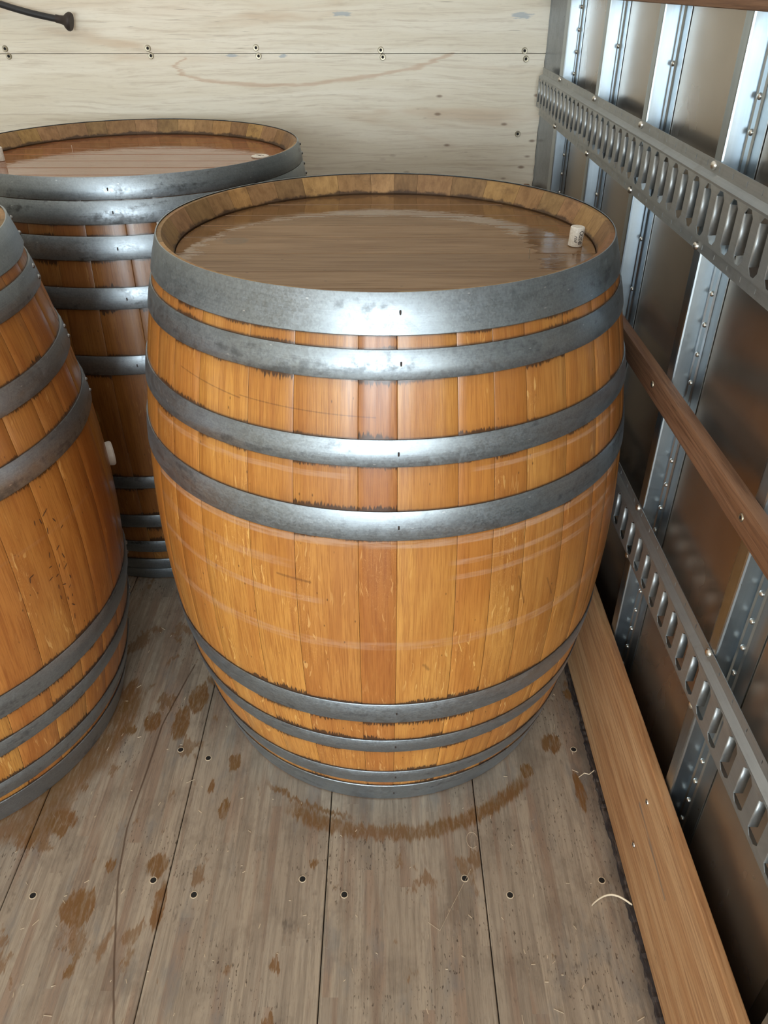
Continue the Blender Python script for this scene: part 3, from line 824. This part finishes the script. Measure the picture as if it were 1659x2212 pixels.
# burnt marks on the side of the left barrel
bm = bmesh.new()
marks = [(70.4, .640, 9, 62), (67.1, .635, 5, 10), (68.6, .631, 6, -10), (69.5, .607, 7, 10), (72.1, .616, 6, -25), (73.6, .594, 4, 60), (70.7, .565, 6, 60), (68.0, .564, 6, 15),
         (71.5, .543, 7, -15), (69.6, .532, 4, 20), (71.3, .521, 7, 60), (67.3, .542, 4, 90), (66.6, .520, 6, 75), (68.4, .517, 4, 70), (71.8, .494, 5, -10),
         (67.9, .494, 5, 10), (70.9, .477, 4, 50), (69.5, .490, 5, -60), (71.0, .455, 4, 0), (69.5, .457, 4, 0), (70.6, .435, 6, -40), (70.2, .409, 7, 10),
         (62.4, .550, 5, 80), (61.7, .545, 6, 10), (67.7, .471, 5, 0)]
for th, z, ln, an in marks:
    ln *= .0011; w = .0010
    a = R(an); pts = []
    for s1, s2 in ((-1, -.5), (-.3, -1), (1, -.6), (1, .5), (.2, 1), (-1, .6)):
        du = s1 * ln * .8 * sin(a) + s2 * w * cos(a); dz = s1 * ln * .8 * cos(a) - s2 * w * sin(a)
        zz = z + dz; t = R(th) + du / .45; r = radL(zz) - .0014 + .0004
        pts.append(bm.verts.new((r * sin(t), -r * cos(t), zz)))
    try: bm.faces.new(pts)
    except ValueError: pass
bmesh.ops.recalc_face_normals(bm, faces=bm.faces)
bk = obj('burnt_mark', bm, M_stampink, bL); bk['kind'] = 'stuff'
# silicone bung in the bilge of the left barrel
def lathe_obj(name, prof, mat, parent, loc, direction, n=28, sm=40):
    b = bmesh.new(); lathe(b, prof, n); o = obj(name, b, mat, parent, loc)
    o.rotation_mode = 'QUATERNION'; o.rotation_quaternion = Vector(direction).to_track_quat('Z', 'Y'); smooth(o, sm); return o
tb = R(117); rb = radL(.545) - .004
lathe_obj('bung', [(.024, 0), (.026, .008), (.0265, .013), (.024, .016), (.010, .017)], M_sil, bL, (rb * sin(tb), -rb * cos(tb), .545), (sin(tb), -cos(tb), 0))

# ------------------------------------------------------------------ things on the heads
def cork(loc, label, tilt=(0, 0), h=.0315, r=.0118):
    root = empty('wine_cork', loc)
    b = bmesh.new(); lathe(b, [(r - .0015, 0), (r, .0012), (r, h - .0012), (r - .0012, h)], 32)
    o = obj('cork_body', b, M_cork, root); smooth(o, 40)
    root.rotation_euler = (tilt[0], tilt[1], 0)
    tag(root, label, 'cork', 'corks standing on barrel heads')
    return root, r, h
ck, r, h = cork((.3175, -.0310, 1.0134), 'short pale cork with dark lettering standing on the wet head of the middle barrel', (0, R(2)))
def wrap_text(txt, size, th0, ztop, parent, rr, name, shear=0, sx=1.0):
    c = bpy.data.curves.new('tmp', 'FONT'); c.body = txt; c.size = size; c.resolution_u = 3; c.shear = shear; c.offset = .00010
    to = bpy.data.objects.new('tmp', c); COL.objects.link(to)
    dg = bpy.context.evaluated_depsgraph_get(); me = bpy.data.meshes.new_from_object(to.evaluated_get(dg))
    bpy.data.objects.remove(to); bpy.data.curves.remove(c)
    b = bmesh.new(); b.from_mesh(me); bpy.data.meshes.remove(me)
    bmesh.ops.triangulate(b, faces=b.faces)
    bmesh.ops.subdivide_edges(b, edges=b.edges, cuts=1)
    for v in b.verts:
        # lettering reads downwards: text x -> -z, text y -> +angle
        z = ztop - v.co.x * sx; th = th0 + v.co.y / rr
        v.co = (rr * sin(th), -rr * cos(th), z)
    return obj(name, b, M_ink, parent)
wrap_text('O', .0120, R(8), h - .0045, ck, r + .00022, 'lettering', sx=.72)
wrap_text('DD', .0090, R(8), h - .0110, ck, r + .00022, 'lettering', sx=.80)
wrap_text('B', .0100, R(8), h - .0218, ck, r + .00022, 'lettering', sx=.85)
wrap_text('rod', .0078, R(-26), h - .0125, ck, r + .00022, 'lettering', .3, .9)
cork((-.955, .728, 1.0119), 'pale cork at the left edge standing on the head of the rear barrel')
def nail(loc, label, h=.016):
    b = bmesh.new(); lathe(b, [(.0007, 0), (.0007, h - .001), (.0010, h - .0006), (.0008, h)], 8)
    o = obj('thin_nail', b, M_bolt, None, loc); tag(o, label, 'nail', 'nails standing in barrel heads'); return o
nail((.2290, -.1040, 1.0132), 'tiny bright nail standing in the wet head of the middle barrel')
nail((-.8170, .8550, 1.0117), 'tiny bright nail standing in the head of the rear barrel')
b = bmesh.new(); lathe(b, [(.0215, 0), (.0225, .0012), (.0220, .0030), (.0200, .0036), (.004, .0034)], 36)
o = obj('round_bung', b, M_cork, None, (-.316, .780, 1.0120)); smooth(o, 30)
tag(o, 'flat round cream bung near the right rim of the rear barrel head', 'bung')
b = bmesh.new()
for p, q in [((-.010, .006), (.004, .001)), ((.004, .001), (.010, -.006)), ((-.004, -.002), (.003, -.010))]:
    tube(b, [(p[0], p[1], .0037), (q[0], q[1], .0037)], .0007, 6)
obj('dark_scribble', b, M_stampink, o)

# ------------------------------------------------------------------ rubber hose at the back wall
hb = empty('rubber_hose', (-1.42, 1.285, 1.47)); hr = (-1.42, 1.285, 1.47)
def loc(p): return tuple(a - c for a, c in zip(p, hr))
pts = [(-1.42, 1.282, 1.47), (-1.34, 1.275, 1.435), (-1.25, 1.268, 1.392), (-1.17, 1.262, 1.358), (-1.09, 1.258, 1.330), (-1.00, 1.256, 1.306), (-.912, 1.256, 1.289)]
sp = []
for i in range(len(pts) - 1):
    p0 = Vector(pts[max(i - 1, 0)]); p1 = Vector(pts[i]); p2 = Vector(pts[i + 1]); p3 = Vector(pts[min(i + 2, len(pts) - 1)])
    for k in range(5):
        t = k / 5; sp.append(.5 * ((2 * p1) + (-p0 + p2) * t + (2 * p0 - 5 * p1 + 4 * p2 - p3) * t * t + (-p0 + 3 * p1 - 3 * p2 + p3) * t ** 3))
sp.append(Vector(pts[-1]))
b = bmesh.new(); tube(b, [loc(p) for p in sp], .0088, 14); smooth(obj('hose_body', b, M_rubber, hb), 50)
b = bmesh.new(); d = Vector((1, .02, -.20)).normalized(); e = Vector(pts[-1])
prof = [(-.022, .0102), (-.012, .0104), (.0, .0120), (.006, .0190), (.012, .0235), (.018, .0240), (.022, .0215)]
tube(b, [loc(e + d * a) for a, _ in prof], [r_ for _, r_ in prof], 18); smooth(obj('hose_end_cap', b, M_rust, hb), 50)
b = bmesh.new(); box(b, -.03, .03, -.006, .0150, -.04, .03, bev=.002); obj('wall_bracket', b, M_rust, hb)
tag(hb, 'black rubber hose with flared end hanging in front of the plywood wall', 'hose')

# ------------------------------------------------------------------ bits on the floor
b = bmesh.new(); n = 24; prev = None
for i in range(n + 1):
    t = i / n; x = .3720 + .0720 * t; y = -.601 + .0145 * sin(pi * t) ** .9; z = .0004 + .0085 * sin(pi * t)
    q = [b.verts.new((x, y, z)), b.verts.new((x, y + .0005, z + .0045))]
    if prev: b.faces.new((prev[0], q[0], q[1], prev[1]))
    prev = q
o = obj('curled_splinter', b, M_splint); so = o.modifiers.new('thickness', 'SOLIDIFY'); so.thickness = .0009
tag(o, 'thin pale arched splinter of wood lying on the floor beside the scuff board', 'splinter')
def fibre(pts, label, r=.0005, nm='wood_fibre'):
    b = bmesh.new(); tube(b, pts, r, 6); o = obj(nm, b, M_splint); tag(o, label, 'wood fibre', 'wood fibres on the floor'); return o
fibre([(.405, -.326, .0012), (.418, -.318, .004), (.428, -.320, .0025), (.440, -.312, .005)], 'pale curled fibre on the floor against the scuff board, right of the barrel', .0009)
fibre([(.168 + .011 * cos(a), -.470 + .017 * sin(a), .0008) for a in [x * .42 for x in range(14)]], 'thin looped fibre on the floor in front of the middle barrel', .00035)
fibre([(.075, -.63, .0006), (.095, -.645, .0010), (.12, -.60, .0008), (.16, -.53, .0006)], 'long hair-thin fibre on the floor below the looped one', .0003)
# crumbs of wood scattered over the floor: nobody could count them
b = bmesh.new()
for i in range(240):
    x, y = rnd.uniform(-.95, .43), rnd.uniform(-.85, .3)
    if math.hypot(x, y) < .39 or math.hypot(x + 1.004, y + .123) < .40: continue
    a = rnd.uniform(0, pi); L = rnd.uniform(.0008, .0045) * (1 if rnd.random() < .8 else 2); w = rnd.uniform(.0003, .0006)
    ca, sa = cos(a), sin(a)
    P = [(x - ca * L - sa * w, y - sa * L + ca * w), (x - ca * L + sa * w, y - sa * L - ca * w), (x + ca * L + sa * w, y + sa * L - ca * w), (x + ca * L - sa * w, y + sa * L + ca * w)]
    lo = [b.verts.new((p[0], p[1], .0001)) for p in P]; hi = [b.verts.new((p[0], p[1], .0008)) for p in P]
    b.faces.new(hi)
    for k in range(4): b.faces.new((lo[k], lo[(k + 1) % 4], hi[(k + 1) % 4], hi[k]))
bmesh.ops.recalc_face_normals(b, faces=b.faces)
o = obj('sawdust', b, M_splint); o['kind'] = 'stuff'
tag(o, 'loose pale crumbs and slivers of wood scattered over the floor planks', 'sawdust')
